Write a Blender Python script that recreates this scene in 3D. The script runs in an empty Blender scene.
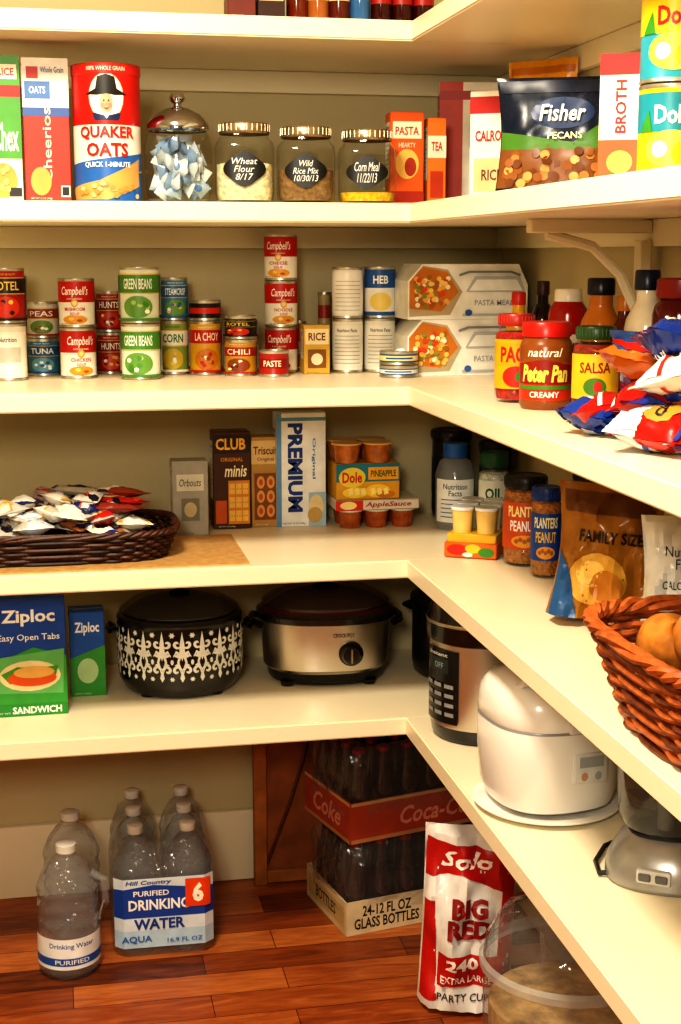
import bpy,bmesh,math,random
from mathutils import Vector,Matrix,noise
R0=random.Random(7)
# ---------------- camera fit and shelf layout estimated from image coordinates (metres) ----------------
H=1.43; F=1450.; P=math.radians(10.05); YA=math.radians(11.25)
cp,sp,c_,s_=math.cos(P),math.sin(P),math.cos(YA),math.sin(YA)
EX,EY=.663,2.672            # inner front corner of the L shaped shelves
WX,WY=1.0,3.17              # right wall, back wall
S1,S2,S3,S4,S5=1.85,1.525,1.184,.848,.53
TH=.036
def bx(u,Y,z):  # image pixel column to world X at a given depth
    t=(u-340.5)/F;D=H-z
    return (Y*(s_+t*cp*c_)+t*D*sp)/(c_-t*cp*s_)
def ry(u,X,z):  # image pixel column to world Y along the right shelves
    t=(u-340.5)/F;D=H-z
    return (X*(c_-t*cp*s_)-t*D*sp)/(s_+t*cp*c_)
def zz(v,X,Y):  # image pixel row to world height
    d=Y*c_+X*s_
    return H-d*math.tan(math.atan((v-512)/F)+P)
def mpp(X,Y): return (Y*c_+X*s_)/F*1.0
# ---------------- materials ----------------
def lin(h):
    h=h.lstrip('#');o=[]
    for i in (0,2,4):
        c=int(h[i:i+2],16)/255;o.append(c/12.92 if c<=.04045 else ((c+.055)/1.055)**2.4)
    return (*o,1)
MC={}
def M(col,rough=.4,metal=0.,var=.1,ns=25.,bump=0.,coat=0.,bs=60.):
    k=(col,rough,metal,var,ns,bump,coat,bs)
    if k in MC:return MC[k]
    m=bpy.data.materials.new('mat_'+col.strip('#')+f'_{len(MC)}');m.use_nodes=True
    nt=m.node_tree;b=nt.nodes['Principled BSDF'];c=lin(col)
    tc=nt.nodes.new('ShaderNodeTexCoord');n=nt.nodes.new('ShaderNodeTexNoise');n.inputs['Scale'].default_value=ns
    nt.links.new(tc.outputs['Object'],n.inputs['Vector'])
    r=nt.nodes.new('ShaderNodeValToRGB');r.color_ramp.elements[0].position=.3;r.color_ramp.elements[1].position=.7
    r.color_ramp.elements[0].color=(*[x*(1-var) for x in c[:3]],1);r.color_ramp.elements[1].color=(*[min(1,x*(1+var)) for x in c[:3]],1)
    nt.links.new(n.outputs['Fac'],r.inputs['Fac']);nt.links.new(r.outputs['Color'],b.inputs['Base Color'])
    b.inputs['Roughness'].default_value=rough;b.inputs['Metallic'].default_value=metal;b.inputs['Coat Weight'].default_value=coat
    if bump:
        n2=nt.nodes.new('ShaderNodeTexNoise');n2.inputs['Scale'].default_value=bs;n2.inputs['Detail'].default_value=4
        nt.links.new(tc.outputs['Object'],n2.inputs['Vector'])
        bp=nt.nodes.new('ShaderNodeBump');bp.inputs['Strength'].default_value=bump;bp.inputs['Distance'].default_value=.01
        nt.links.new(n2.outputs['Fac'],bp.inputs['Height']);nt.links.new(bp.outputs['Normal'],b.inputs['Normal'])
    MC[k]=m;return m
def GL(tint='#fafdfd',edge=.55,bump=0.,bs=40,milk=0.,name='clear'):
    k=('gl',tint,edge,bump,bs,milk)
    if k in MC:return MC[k]
    m=bpy.data.materials.new('mat_'+name+f'_{len(MC)}');m.use_nodes=True;nt=m.node_tree;nt.nodes.clear()
    o=nt.nodes.new('ShaderNodeOutputMaterial');mx=nt.nodes.new('ShaderNodeMixShader')
    t=nt.nodes.new('ShaderNodeBsdfTransparent');t.inputs[0].default_value=lin(tint)
    g=nt.nodes.new('ShaderNodeBsdfGlossy');g.inputs['Roughness'].default_value=.07
    lw=nt.nodes.new('ShaderNodeLayerWeight');lw.inputs['Blend'].default_value=.5
    pw=nt.nodes.new('ShaderNodeMath');pw.operation='POWER';pw.inputs[1].default_value=3.5
    ml=nt.nodes.new('ShaderNodeMath');ml.operation='MULTIPLY_ADD';ml.inputs[1].default_value=edge;ml.inputs[2].default_value=.045
    nt.links.new(lw.outputs['Facing'],pw.inputs[0]);nt.links.new(pw.outputs[0],ml.inputs[0])
    nt.links.new(ml.outputs[0],mx.inputs[0]);nt.links.new(t.outputs[0],mx.inputs[1]);nt.links.new(g.outputs[0],mx.inputs[2])
    last=mx
    if milk:
        d=nt.nodes.new('ShaderNodeBsdfDiffuse');d.inputs[0].default_value=lin('#eef2f4')
        m2=nt.nodes.new('ShaderNodeMixShader');m2.inputs[0].default_value=milk
        nt.links.new(mx.outputs[0],m2.inputs[1]);nt.links.new(d.outputs[0],m2.inputs[2]);last=m2
    if bump:
        tc=nt.nodes.new('ShaderNodeTexCoord');n=nt.nodes.new('ShaderNodeTexNoise');n.inputs['Scale'].default_value=bs
        nt.links.new(tc.outputs['Object'],n.inputs['Vector'])
        bp=nt.nodes.new('ShaderNodeBump');bp.inputs['Strength'].default_value=bump;bp.inputs['Distance'].default_value=.02
        nt.links.new(n.outputs['Fac'],bp.inputs['Height'])
        for q in (g,lw): nt.links.new(bp.outputs['Normal'],q.inputs['Normal'])
    nt.links.new(last.outputs[0],o.inputs[0]);MC[k]=m;return m
STEEL=lambda:M('#b9b7b0',.28,1.,.06,200)
TIN=lambda:M('#c9c6bb',.35,.9,.06,200)
# ---------------- 2D shape helpers ----------------
TX={}
def textbm(s,bold=.0,shear=0.):
    k=(s,bold,shear)
    if k not in TX:
        cu=bpy.data.curves.new('t','FONT');cu.body=s;cu.align_x='CENTER';cu.resolution_u=2;cu.offset=bold;cu.shear=shear
        cu.space_line=.85
        ob=bpy.data.objects.new('t',cu);me=None
        try:
            me=bpy.data.meshes.new_from_object(ob)
        except Exception: me=None
        if me is None or len(me.vertices)==0:
            bpy.context.scene.collection.objects.link(ob);dg=bpy.context.evaluated_depsgraph_get()
            me=bpy.data.meshes.new_from_object(ob.evaluated_get(dg))
        vs=[(v.co.x,v.co.y) for v in me.vertices];fs=[tuple(p.vertices) for p in me.polygons]
        bpy.data.objects.remove(ob,do_unlink=True);bpy.data.curves.remove(cu);bpy.data.meshes.remove(me)
        x0=min(v[0] for v in vs);x1=max(v[0] for v in vs);y0=min(v[1] for v in vs);y1=max(v[1] for v in vs)
        TX[k]=([((v[0]-(x0+x1)/2)/(x1-x0),(v[1]-(y0+y1)/2)/(y1-y0)) for v in vs],fs)
    return TX[k]
class B:
    def __init__(s): s.V=[];s.F=[];s.I=[];s.m=[]
    def mi(s,m):
        if isinstance(m,str): m=M(m)
        if m not in s.m:s.m.append(m)
        return s.m.index(m)
    def add(s,vs,fs,mat,X=None,ml=None):
        o=len(s.V);i=s.mi(mat) if mat is not None else 0
        for v in vs:
            v=Vector(v);s.V.append(X@v if X else v)
        for k,f in enumerate(fs):
            s.F.append([q+o for q in f]);s.I.append(s.mi(ml[k]) if ml else i)
    def bm(s,bm,mat,X=None):
        bm.verts.index_update();s.add([v.co.copy() for v in bm.verts],[[v.index for v in f.verts] for f in bm.faces],mat,X);bm.free()
    def box(s,c,sz,mat,bev=.0015,X=None,seg=1,taper=1):
        bm=bmesh.new();bmesh.ops.create_cube(bm,size=1)
        for v in bm.verts:
            k=taper if v.co.z>0 else 1
            v.co=Vector((v.co.x*sz[0]*k,v.co.y*sz[1]*k,v.co.z*sz[2]))
        if bev: bmesh.ops.bevel(bm,geom=bm.edges[:],offset=bev,segments=seg,affect='EDGES',profile=.5)
        bmesh.ops.translate(bm,verts=bm.verts,vec=Vector(c));s.bm(bm,mat,X)
    def lathe(s,prof,mat,X=None,seg=32,sx=1,sy=1,sq=2.,c=(0,0,0)):
        vs=[];fs=[];ml=[];rings=[];cur=mat
        for p in prof:
            r,z=p[0],p[1]
            if r<1e-6: rings.append([len(vs)]);vs.append((c[0],c[1],c[2]+z))
            else:
                st=len(vs)
                for i in range(seg):
                    a=2*math.pi*i/seg;ca,sa=math.cos(a),math.sin(a);e=2./sq
                    x=math.copysign(abs(ca)**e,ca);y=math.copysign(abs(sa)**e,sa)
                    vs.append((c[0]+r*sx*x,c[1]+r*sy*y,c[2]+z))
                rings.append(list(range(st,st+seg)))
        for k in range(len(prof)-1):
            if len(prof[k])>2:cur=prof[k][2]
            A,Bq=rings[k],rings[k+1]
            if len(A)==1 and len(Bq)==1:continue
            for i in range(seg):
                j=(i+1)%seg
                if len(A)==1:f=[A[0],Bq[j],Bq[i]]
                elif len(Bq)==1:f=[A[i],A[j],Bq[0]]
                else:f=[A[i],A[j],Bq[j],Bq[i]]
                fs.append(f);ml.append(cur)
        s.add(vs,fs,None,X,ml)
    def tube(s,path,r,mat,closed=False,seg=6,X=None):
        pts=[Vector(p) for p in path];n=len(pts);vs=[];fs=[]
        for i,p in enumerate(pts):
            a=pts[(i-1)%n] if (closed or i>0) else p
            b=pts[(i+1)%n] if (closed or i<n-1) else p
            t=(b-a).normalized();up=Vector((0,0,1)) if abs(t.z)<.9 else Vector((1,0,0))
            x=t.cross(up).normalized();y=x.cross(t)
            rr=r[i] if isinstance(r,(list,tuple)) else r
            for k in range(seg):
                q=2*math.pi*k/seg;vs.append(p+x*math.cos(q)*rr+y*math.sin(q)*rr)
        for i in range(n if closed else n-1):
            j=(i+1)%n
            for k in range(seg):
                l=(k+1)%seg;fs.append([i*seg+k,i*seg+l,j*seg+l,j*seg+k])
        if not closed: fs.append(list(range(seg))[::-1]);fs.append([(n-1)*seg+k for k in range(seg)])
        s.add(vs,fs,mat,X)
    def surf(s,mp,nu,nv,mat,X=None,off=0.,fn=None,u0=-1,u1=1,v0=0,v1=1):
        vs=[];fs=[];ml=[]
        for j in range(nv+1):
            for i in range(nu+1): vs.append(mp(u0+(u1-u0)*i/nu,v0+(v1-v0)*j/nv,off))
        for j in range(nv):
            for i in range(nu):
                a=j*(nu+1)+i;fs.append([a,a+1,a+nu+2,a+nu+1])
                ml.append(fn(u0+(u1-u0)*(i+.5)/nu,v0+(v1-v0)*(j+.5)/nv) if fn else mat)
        s.add(vs,fs,None,X,ml)
    def dec(s,L,mp,wrap=0.,wv=0.,X=None,st=.0004,base=1):
        for k,q in enumerate(L):
            t=q[0];off=st*(k*.5+base) if st*len(L)*.5<.004 else st*base+.004*k/len(L)
            if t=='r': vs=[(q[1],q[3]),(q[2],q[3]),(q[2],q[4]),(q[1],q[4])];fs=[(0,1,2,3)];col=q[5]
            elif t=='e':
                vs=[(q[1]+q[3]*math.cos(a*math.pi/10),q[2]+q[4]*math.sin(a*math.pi/10)) for a in range(20)];fs=[tuple(range(20))];col=q[5]
            elif t=='p': vs=q[1];fs=[tuple(range(len(vs)))];col=q[2]
            elif t=='s': # stroke path,width
                pts=q[1];w=q[2];vs=[];fs=[];n=len(pts);col=q[3];ar=q[4] if len(q)>4 else 1.
                for i in range(n):
                    a=pts[max(0,i-1)];b=pts[min(n-1,i+1)];dx=(b[0]-a[0]);dy=(b[1]-a[1])/ar;l=math.hypot(dx,dy) or 1
                    ww=w*(1-.75*abs(2*i/(n-1)-1)**2)
                    vs+= [(pts[i][0]-dy/l*ww,pts[i][1]+dx/l*ww*ar),(pts[i][0]+dy/l*ww,pts[i][1]-dx/l*ww*ar)]
                fs=[(2*i,2*i+1,2*i+3,2*i+2) for i in range(n-1)]
            else:
                bold=q[7] if len(q)>7 else .01;sh=q[8] if len(q)>8 else 0.;vert=q[9] if len(q)>9 else 0
                tv,fs=textbm(q[1],bold,sh)
                if vert==2: vs=[(q[2]+b*q[4],q[3]-a*q[5]) for a,b in tv]
                elif vert: vs=[(q[2]-b*q[4],q[3]+a*q[5]) for a,b in tv]
                else: vs=[(q[2]+a*q[4],q[3]+b*q[5]) for a,b in tv]
                col=q[6]
            bm=bmesh.new();bv=[bm.verts.new((x,y,0)) for x,y in vs]
            for f in fs:
                try:bm.faces.new([bv[i] for i in f])
                except Exception:pass
            for w,ax in ((wrap,0),(wv,1)):
                if w and bm.verts:
                    lo=min(v.co[ax] for v in bm.verts);hi=max(v.co[ax] for v in bm.verts)
                    x=math.ceil(lo/w)*w
                    while x<hi:
                        if x>lo+1e-5:
                            bmesh.ops.bisect_plane(bm,geom=bm.verts[:]+bm.edges[:]+bm.faces[:],dist=1e-6,plane_co=Vector((x,0,0)) if ax==0 else Vector((0,x,0)),plane_no=Vector((1,0,0)) if ax==0 else Vector((0,1,0)))
                        x+=w
            for v in bm.verts: v.co=Vector(mp(v.co.x,v.co.y,off))
            s.bm(bm,col,X)
    def done(s,name,loc=(0,0,0),rot=0.,ang=38,eul=None,parent=None,zmin=None):
        if zmin is not None:
            for v in s.V:
                if v.z<zmin:v.z=zmin+(v.z-zmin)*.02+.001
        me=bpy.data.meshes.new(name);me.from_pydata([tuple(v) for v in s.V],[],s.F)
        for m in s.m:me.materials.append(m)
        me.polygons.foreach_set('material_index',s.I);me.polygons.foreach_set('use_smooth',[True]*len(s.F))
        me.update()
        try: me.set_sharp_from_angle(angle=math.radians(ang))
        except Exception: pass
        o=bpy.data.objects.new(name,me);o.location=loc;o.rotation_euler=eul or (0,0,rot)
        bpy.context.scene.collection.objects.link(o)
        if parent:o.parent=parent
        return o
def T(x=0,y=0,z=0,rx=0,ry_=0,rz=0,s=1):
    return Matrix.Translation((x,y,z))@Matrix.Rotation(rz,4,'Z')@Matrix.Rotation(ry_,4,'Y')@Matrix.Rotation(rx,4,'X')@Matrix.Scale(s,4)
# maps from label coordinates (u -1..1 , v 0..1) to surfaces
def flat(w,h,d): return lambda u,v,o:(u*w/2,-d/2-o,v*h)
def left(w,h,d): return lambda u,v,o:(-w/2-o,-u*d/2,v*h)
def top(w,h,d): return lambda u,v,o:(u*w/2,(v-.5)*d,h+o)
def cyl(r,h,z0=0,k=1.25,sx=1,sy=1,sq=2.):
    if sq==2.: return lambda u,v,o:((r*sx+o)*math.sin(u*k),-(r*sy+o)*math.cos(u*k),z0+v*h)
    def f(u,v,o):
        x=max(-1,min(1,u*.92));y=(1-abs(x)**sq)**(1/sq)
        return ((r*sx+o)*x,-(r*sy+o+.0006)*y,z0+v*h)
    return f
def bagmap(w,h,t,seed=0,bot=1.,back=False,wr=.004,pinch=.08):
    def f(u,v,o):
        e=max(0,1-abs(u)**3);pv=(1-v)**.4 if v<1 else 0
        if not bot: pv=math.sin(math.pi*(v-.07)/.86)**.6 if .07<v<.93 else 0;e=max(0,1-u*u)
        hf=t/2*e**.6*pv
        x=u*w/2*(1-pinch*math.sin(math.pi*min(1,max(0,v))))
        n=noise.noise(Vector((u*2.3+seed,v*4.1,seed*1.7+(5 if back else 0))))*wr*2+noise.noise(Vector((u*6+seed,v*9,seed)))*wr
        if not bot: n=n*.6+wr*.55*math.sin(u*17+seed)*abs(2*v-1)**1.5+(.8*wr*noise.noise(Vector((u*4+seed,v*16,seed))))
        y=(hf+o) if back else -(hf+o)
        return (x,y+n*(1 if hf>.002 else .4),v*h)
    return f
def bag(b,w,h,t,mat,L=(),seed=0,bot=1,X=None,fn=None,wr=.004,n=14,pinch=.08):
    if n%2:n+=1
    mf=bagmap(w,h,t,seed,bot,False,wr,pinch);mb=bagmap(w,h,t,seed,bot,True,wr,pinch)
    b.surf(mf,n,n,mat,X,0,fn);b.surf(mb,n,n,mat,X,0,fn)
    if bot: # bottom gusset
        pts=[mf(-1+2*i/n,0,0) for i in range(n+1)]+[mb(1-2*i/n,0,0) for i in range(1,n)]
        b.add(pts,[list(range(len(pts)))],mat,X)
    if L:
        b.dec(L,mf,2./n,1./n,X,st=.0009)
        if not bot: b.dec(L,mb,2./n,1./n,X,st=.0009)
def face(X,Y):return -math.atan2(X,Y)
# ---------------- object makers ----------------
def fine(base):
    c=lin(base);d='#f4f0e4' if sum(c[:3])<.9 else '#3a342c'
    return [('t','NET WT 12 OZ (340g)',-.3,.028,.9,.018,d,.0)]
def carton(name,u0,u1,vt,Y,zb,dep,base,L,Lt=(),Ll=(),rot=0.,w=None,X=None,h=None,wx=None):
    x0,x1=bx(u0,Y,zb),bx(u1,Y,zb);w=w or (x1-x0);xc=(x0+x1)/2 if X is None else X
    h=h or zz(vt,xc,Y)-zb
    b=B();b.box((0,0,h/2),(w,dep,h),base,.0012)
    b.dec(list(L)+fine(base),flat(w,h,dep));b.dec(Lt,top(w,h,dep))
    Ll=list(Ll) or [('r',-.8,.8,.3,.9,'#ece8dc'),('t','Nutrition\nFacts',0,.82,1.3,.09,DK,.01)]+[('r',-.7,.7,.7-q*.05,.705-q*.05,'#55524a') for q in range(7)]
    b.dec(Ll,left(w,h,dep));b.dec(Ll,lambda u,v,o:(w/2+o,u*dep/2,v*h))
    b.box((0,0,h+.0004),(w*.96,.002,.0008),M('#8a8070'),0)
    return b.done(name,(xc,Y+dep/2,zb+.0003),rot)
def canat(name,X,Y,z,r,h,base,L,rot=None,lid=None,plain=False):
    b=B();m=lid or TIN()
    q=r*.98
    b.lathe([(0,0),(r*.95,0),(r,.0015),(r,.004),(q,.006,M(base,.35)),(q,h-.006,m),(r,h-.004),(r,h-.001),(r*.97,h),(r*.93,h-.004),(r*.7,h-.004),(r*.68,h-.003),(r*.4,h-.003),(0,h-.003)],m,seg=36)
    b.dec(L,cyl(q,h-.012,.006),.1)
    return b.done(name,(X,Y,z+.0003),face(X,Y)+R0.uniform(-.2,.2) if rot is None else rot)
def stack(u0,u1,Y,zb,items):
    X=bx((u0+u1)/2,Y,zb);m=mpp(X,Y);r=(u1-u0)*m/2;z=zb
    for name,hp,base,L in items:
        h=hp*m;canat(name,X,Y,z,r,h,base,L);z+=h+.0004
W_='#f3efe2';RED='#bc140a';DK='#14110e';BLU='#1d4fa0';YEL='#f0b814';GRN='#3f8a2c';ORG='#e8641a'
def soup(t='SOUP',pic='#d99a2a'):
    return [('r',-2.5,2.5,.52,1,RED),('t',"Campbell's",0,.76,1.25,.26,'#fff8ee',.012,.25),('e',0,.5,.16,.09,'#d8a83a'),('e',0,.5,.1,.055,'#f0d890'),('t','CONDENSED',0,.6,.7,.035,'#f4e8d0',.01),('t',t,0,.36,.9,.08,RED),('t','SOUP',0,.26,.4,.06,RED),('e',0,.12,.55,.1,pic),('e',-.15,.14,.12,.04,'#f0c860'),('e',.2,.1,.12,.03,'#a8501c'),('t','NET WT 10 3/4 OZ',-.3,.025,.8,.025,DK,0)]
def gen(c1,c2,txt,tc,pic,band=(.55,.85)):
    return [('r',-2.5,2.5,band[0],band[1],c1),('r',-2.5,2.5,band[1],band[1]+.02,'#d8b050'),('r',-2.5,2.5,band[0]-.02,band[0],'#d8b050'),('t',txt,0,sum(band)/2,1.25,(band[1]-band[0])*.6,tc,.015),('t','PREMIUM QUALITY',0,.93,.9,.045,tc,.0),('e',0,.27,.62,.22,pic)]+[('e',R0.uniform(-.42,.42),R0.uniform(.14,.4),.1,.045,R0.choice([c2,c1,tc,pic])) for _ in range(10)]+[('r',-2.5,2.5,0,.05,c1),('r',-2.4,-1.3,.1,.9,'#ece8dc'),('r',1.3,2.4,.1,.9,'#ece8dc')]
def jar(name,X,Y,zb,r,h,fill,fh,L,lidc,sq=2.,lidh=None,neck=.82,glassm=None,lat=None,rot=None,fillb=0.3,lidr=None):
    b=B();g=glassm or GL();lh=lidh or h*.12;zs=h-lh
    b.lathe([(0,.002),(r*.85,.0),(r*.97,.006),(r,.02),(r,zs*.78),(r*.96,zs*.86),(r*neck,zs*.95),(r*neck,zs+.002)],g,seg=48,sq=sq)
    if fill:
        z1=fh*h
        b.lathe([(0,.006),(r*.88,.006),(r*.94,.02),(r*.94,z1*.97),(r*.8,z1),(0,z1*1.01)],M(fill,.8,0,.35,120,fillb,0,180),seg=40,sq=sq)
    lr=(lidr or neck*1.05)*r
    b.lathe([(lr,zs-.002),(lr*1.02,zs),(lr*1.02,h-.004),(lr*.96,h),(lr*.8,h),(lr*.78,h-.002),(0,h-.002)],lidc,seg=40)
    for k in range(30):
        a=k*math.pi/15;b.box((lr*1.02*math.cos(a),lr*1.02*math.sin(a),(zs+h)/2),(.0015,.0015,lh*.7),lidc,0)
    if L: b.dec(L,cyl(r*1.0,h,sq=sq),.1)
    return b.done(name,(X,Y,zb+.0003),face(X,Y) if rot is None else rot)
def bottle(name,X,Y,zb,r,h,body,cap,L,neckr=.4,sh=.6,caph=.12,rot=None,sx=1,sy=1,z1=.78):
    b=B();hn=h*(1-caph)
    b.lathe([(0,.0),(r*.85,0),(r,.008),(r,h*sh),(r*.93,h*(sh+.06)),(r*.6,h*(sh+.16)),(r*neckr,h*z1+.0),(r*neckr,hn)],body,seg=32,sx=sx,sy=sy)
    cr=r*neckr*1.15
    b.lathe([(cr,hn-.004),(cr*1.03,hn),(cr,h-.003),(cr*.9,h),(0,h)],cap,seg=24)
    if L:b.dec(L,cyl(r,h*sh,0,1.25,sx,sy),.1)
    return b.done(name,(X,Y,zb+.0003),face(X,Y) if rot is None else rot)
# ================= ROOM =================
def wallmat(name,c,bump=.05):
    m=M(c,.7,0,.03,3,bump,0,120);m.name=name;return m
WALL=wallmat('wall_paint','#c4b892');TRIM=wallmat('trim_paint','#ebe1c4',.02)
SH=M('#f4e9cd',.35,0,.02,4,.02,0,60)
def slab(name,x0,x1,y0,y1,z0,z1,mat,bev=0):
    b=B();b.box(((x0+x1)/2,(y0+y1)/2,(z0+z1)/2),(x1-x0,y1-y0,z1-z0),mat,bev,seg=2);return b.done(name)
LX,NY,CZ=-1.5,-1.3,2.6
slab('wall_back',LX-.1,WX+.1,WY,WY+.1,0,CZ,WALL)
slab('wall_right',WX,WX+.1,NY,WY,0,CZ,WALL)
slab('wall_left',LX-.1,LX,NY,WY,0,CZ,WALL)
slab('wall_front',LX-.1,WX+.1,NY-.1,NY,0,CZ,WALL)
slab('ceiling',LX-.1,WX+.1,NY-.1,WY+.1,CZ,CZ+.1,wallmat('ceiling_paint','#e8e0cc'))
# floor
fm=bpy.data.materials.new('cherry_floor');fm.use_nodes=True;nt=fm.node_tree;pb=nt.nodes['Principled BSDF']
tc=nt.nodes.new('ShaderNodeTexCoord');mp=nt.nodes.new('ShaderNodeMapping')
nt.links.new(tc.outputs['Object'],mp.inputs[0])
br=nt.nodes.new('ShaderNodeTexBrick');br.inputs['Scale'].default_value=1;br.inputs['Brick Width'].default_value=.42;br.inputs['Row Height'].default_value=.085
br.inputs['Mortar Size'].default_value=.0009;br.offset=.37;br.inputs['Color1'].default_value=(0,0,0,1);br.inputs['Color2'].default_value=(1,1,1,1);br.inputs['Mortar'].default_value=(.5,.5,.5,1)
nt.links.new(mp.outputs[0],br.inputs[0])
mp2=nt.nodes.new('ShaderNodeMapping');mp2.inputs['Scale'].default_value=(3,20,3);nt.links.new(tc.outputs['Object'],mp2.inputs[0])
n=nt.nodes.new('ShaderNodeTexNoise');n.inputs['Scale'].default_value=2.6;n.inputs['Detail'].default_value=10;n.inputs['Distortion'].default_value=1.2;nt.links.new(mp2.outputs[0],n.inputs[0])
ad=nt.nodes.new('ShaderNodeMix');ad.data_type='RGBA';ad.inputs[0].default_value=.62
nt.links.new(br.outputs['Color'],ad.inputs[6]);nt.links.new(n.outputs['Color'],ad.inputs[7])
cr=nt.nodes.new('ShaderNodeValToRGB');e=cr.color_ramp.elements;e[0].position=.24;e[0].color=lin('#471c0c');e[1].position=.76;e[1].color=lin('#d08444')
x=e.new(.5);x.color=lin('#9a4e22');nt.links.new(ad.outputs[2],cr.inputs[0])
mu=nt.nodes.new('ShaderNodeMix');mu.data_type='RGBA';nt.links.new(br.outputs['Fac'],mu.inputs[0]);nt.links.new(cr.outputs[0],mu.inputs[6]);mu.inputs[7].default_value=lin('#220904')
nt.links.new(mu.outputs[2],pb.inputs['Base Color']);pb.inputs['Roughness'].default_value=.38
slab('floor',LX-.1,WX+.1,NY-.1,WY+.1,-.1,0,fm)
slab('baseboard_back',LX,WX,WY-.018,WY-.0005,.001,.17,TRIM,.003)
slab('baseboard_right',WX-.018,WX-.0005,.0,WY-.02,.001,.17,TRIM,.003)
SY0=.55
def shelf(z,x0,x1,y0,y1,front):
    b=B();bm=bmesh.new();bmesh.ops.create_cube(bm,size=1)
    for v in bm.verts:v.co=Vector(((x0+x1)/2+v.co.x*(x1-x0),(y0+y1)/2+v.co.y*(y1-y0),z-TH/2+v.co.z*TH))
    if front=='y': es=[e for e in bm.edges if all(abs(v.co.y-y0)<1e-5 for v in e.verts) and abs(e.verts[0].co.z-e.verts[1].co.z)<1e-5]
    else: es=[e for e in bm.edges if all(abs(v.co.x-x0)<1e-5 for v in e.verts) and abs(e.verts[0].co.z-e.verts[1].co.z)<1e-5]
    bmesh.ops.bevel(bm,geom=es,offset=.003,segments=2,affect='EDGES');b.bm(bm,SH);b.done('pantry_shelf')
for z in (S1,S2,S3,S4,S5):
    shelf(z,LX+.001,WX-.001,EY,WY-.001,'y');shelf(z,EX,WX-.001,SY0,EY+.0,'x')
i=0
for z in (S1,S2,S3,S4,S5):
    i+=1;slab(f'trim_{i}',LX+.01,WX-.001,WY-.02,WY-.001,z-TH-.045,z-TH-.0005,TRIM,.002)
    i+=1;slab(f'trim_{i}',WX-.02,WX-.001,SY0,WY-.021,z-TH-.045,z-TH-.0005,TRIM,.002)
for z in (S2,):
    b=B();by=2.3
    b.box((WX-.031,by,z-TH-.1),(.02,.028,.13),TRIM,.002);b.box((WX-.125,by,z-TH-.0125),(.21,.028,.022),TRIM,.002)
    b.tube([(WX-.04,by,z-TH-.15),(WX-.07,by,z-TH-.09),(WX-.12,by,z-TH-.045),(WX-.2,by,z-TH-.025)],.009,TRIM,seg=8)
    b.done('shelf_bracket')
# ================= TOP SHELF =================
def s1j(u,r,h,body,cap,nm,lab):
    X=bx(u,2.74,S1);bottle(nm,X,2.74,S1,r,h,body,cap,lab,.5,.65)
for k,(u,c) in enumerate([(297,'#6a2408'),(318,'#a0602a'),(339,'#5a1a0c')]):
    s1j(u,.02,.13,M(c,.15),M('#b08a3a',.3,.8),'spice_jar',[('r',-1,1,.45,.8,'#d8c9a0')])
s1j(360,.019,.2,M('#3a6a9a',.1),M('#222222'),'glass_bottle',[('r',-1,1,.35,.6,W_)])
for u in (381,402,423): s1j(u,.02,.18,M('#3a0806',.12),M('#111111'),'sauce_bottle',[('r',-1,1,.3,.6,'#a01810')])
carton('tea_box',228,256,-60,2.7,S1,.06,'#6a2a20',[('r',-.9,.9,.3,.6,RED)],h=.12)
carton('tea_box',258,285,-60,2.7,S1,.06,'#3a2018',[('r',-.9,.9,.3,.5,'#c8b090')],h=.1)
# ================= SHELF 2 =================
carton('cereal_box',-32,24,55,2.78,S2,.07,'#ece8da',[('r',-1,1,.3,1,'#4a9a30'),('r',-1,1,.72,.8,RED),('t','Chex',.45,.45,.9,.2,'#f4f2e4',.02),('e',.3,.15,.5,.12,'#d9a040'),('r',.1,.9,.84,.94,'#f4f0d8'),('t','RICE',.5,.89,.6,.05,RED,.02),('r',.5,.95,.04,.1,DK)]+[('e',R0.uniform(0,.7),R0.uniform(.08,.24),.09,.025,'#e8c070') for _ in range(10)])
carton('cereal_box',26,72,58,2.79,S2,.06,'#c6301a',[('r',-1,1,.66,1,'#e8e6dc'),('r',-.9,.2,.72,.84,'#4a78b8'),('r',-1,1,.6,.66,'#3b62a8'),('t','Cheerios',0,.4,.95*.4,.52,'#ffe8c8',.01,0,1),('e',-.3,.15,.45,.1,'#e0a850'),('r',-.8,-.3,.86,.94,RED),('t','Whole Grain',.3,.92,1.0,.04,BLU),('t','OATS',-.35,.78,.7,.05,'#f4f4f0',.02),('r',.55,.95,.04,.12,'#f0ece0'),('r',.6,.9,.05,.11,DK)])
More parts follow.
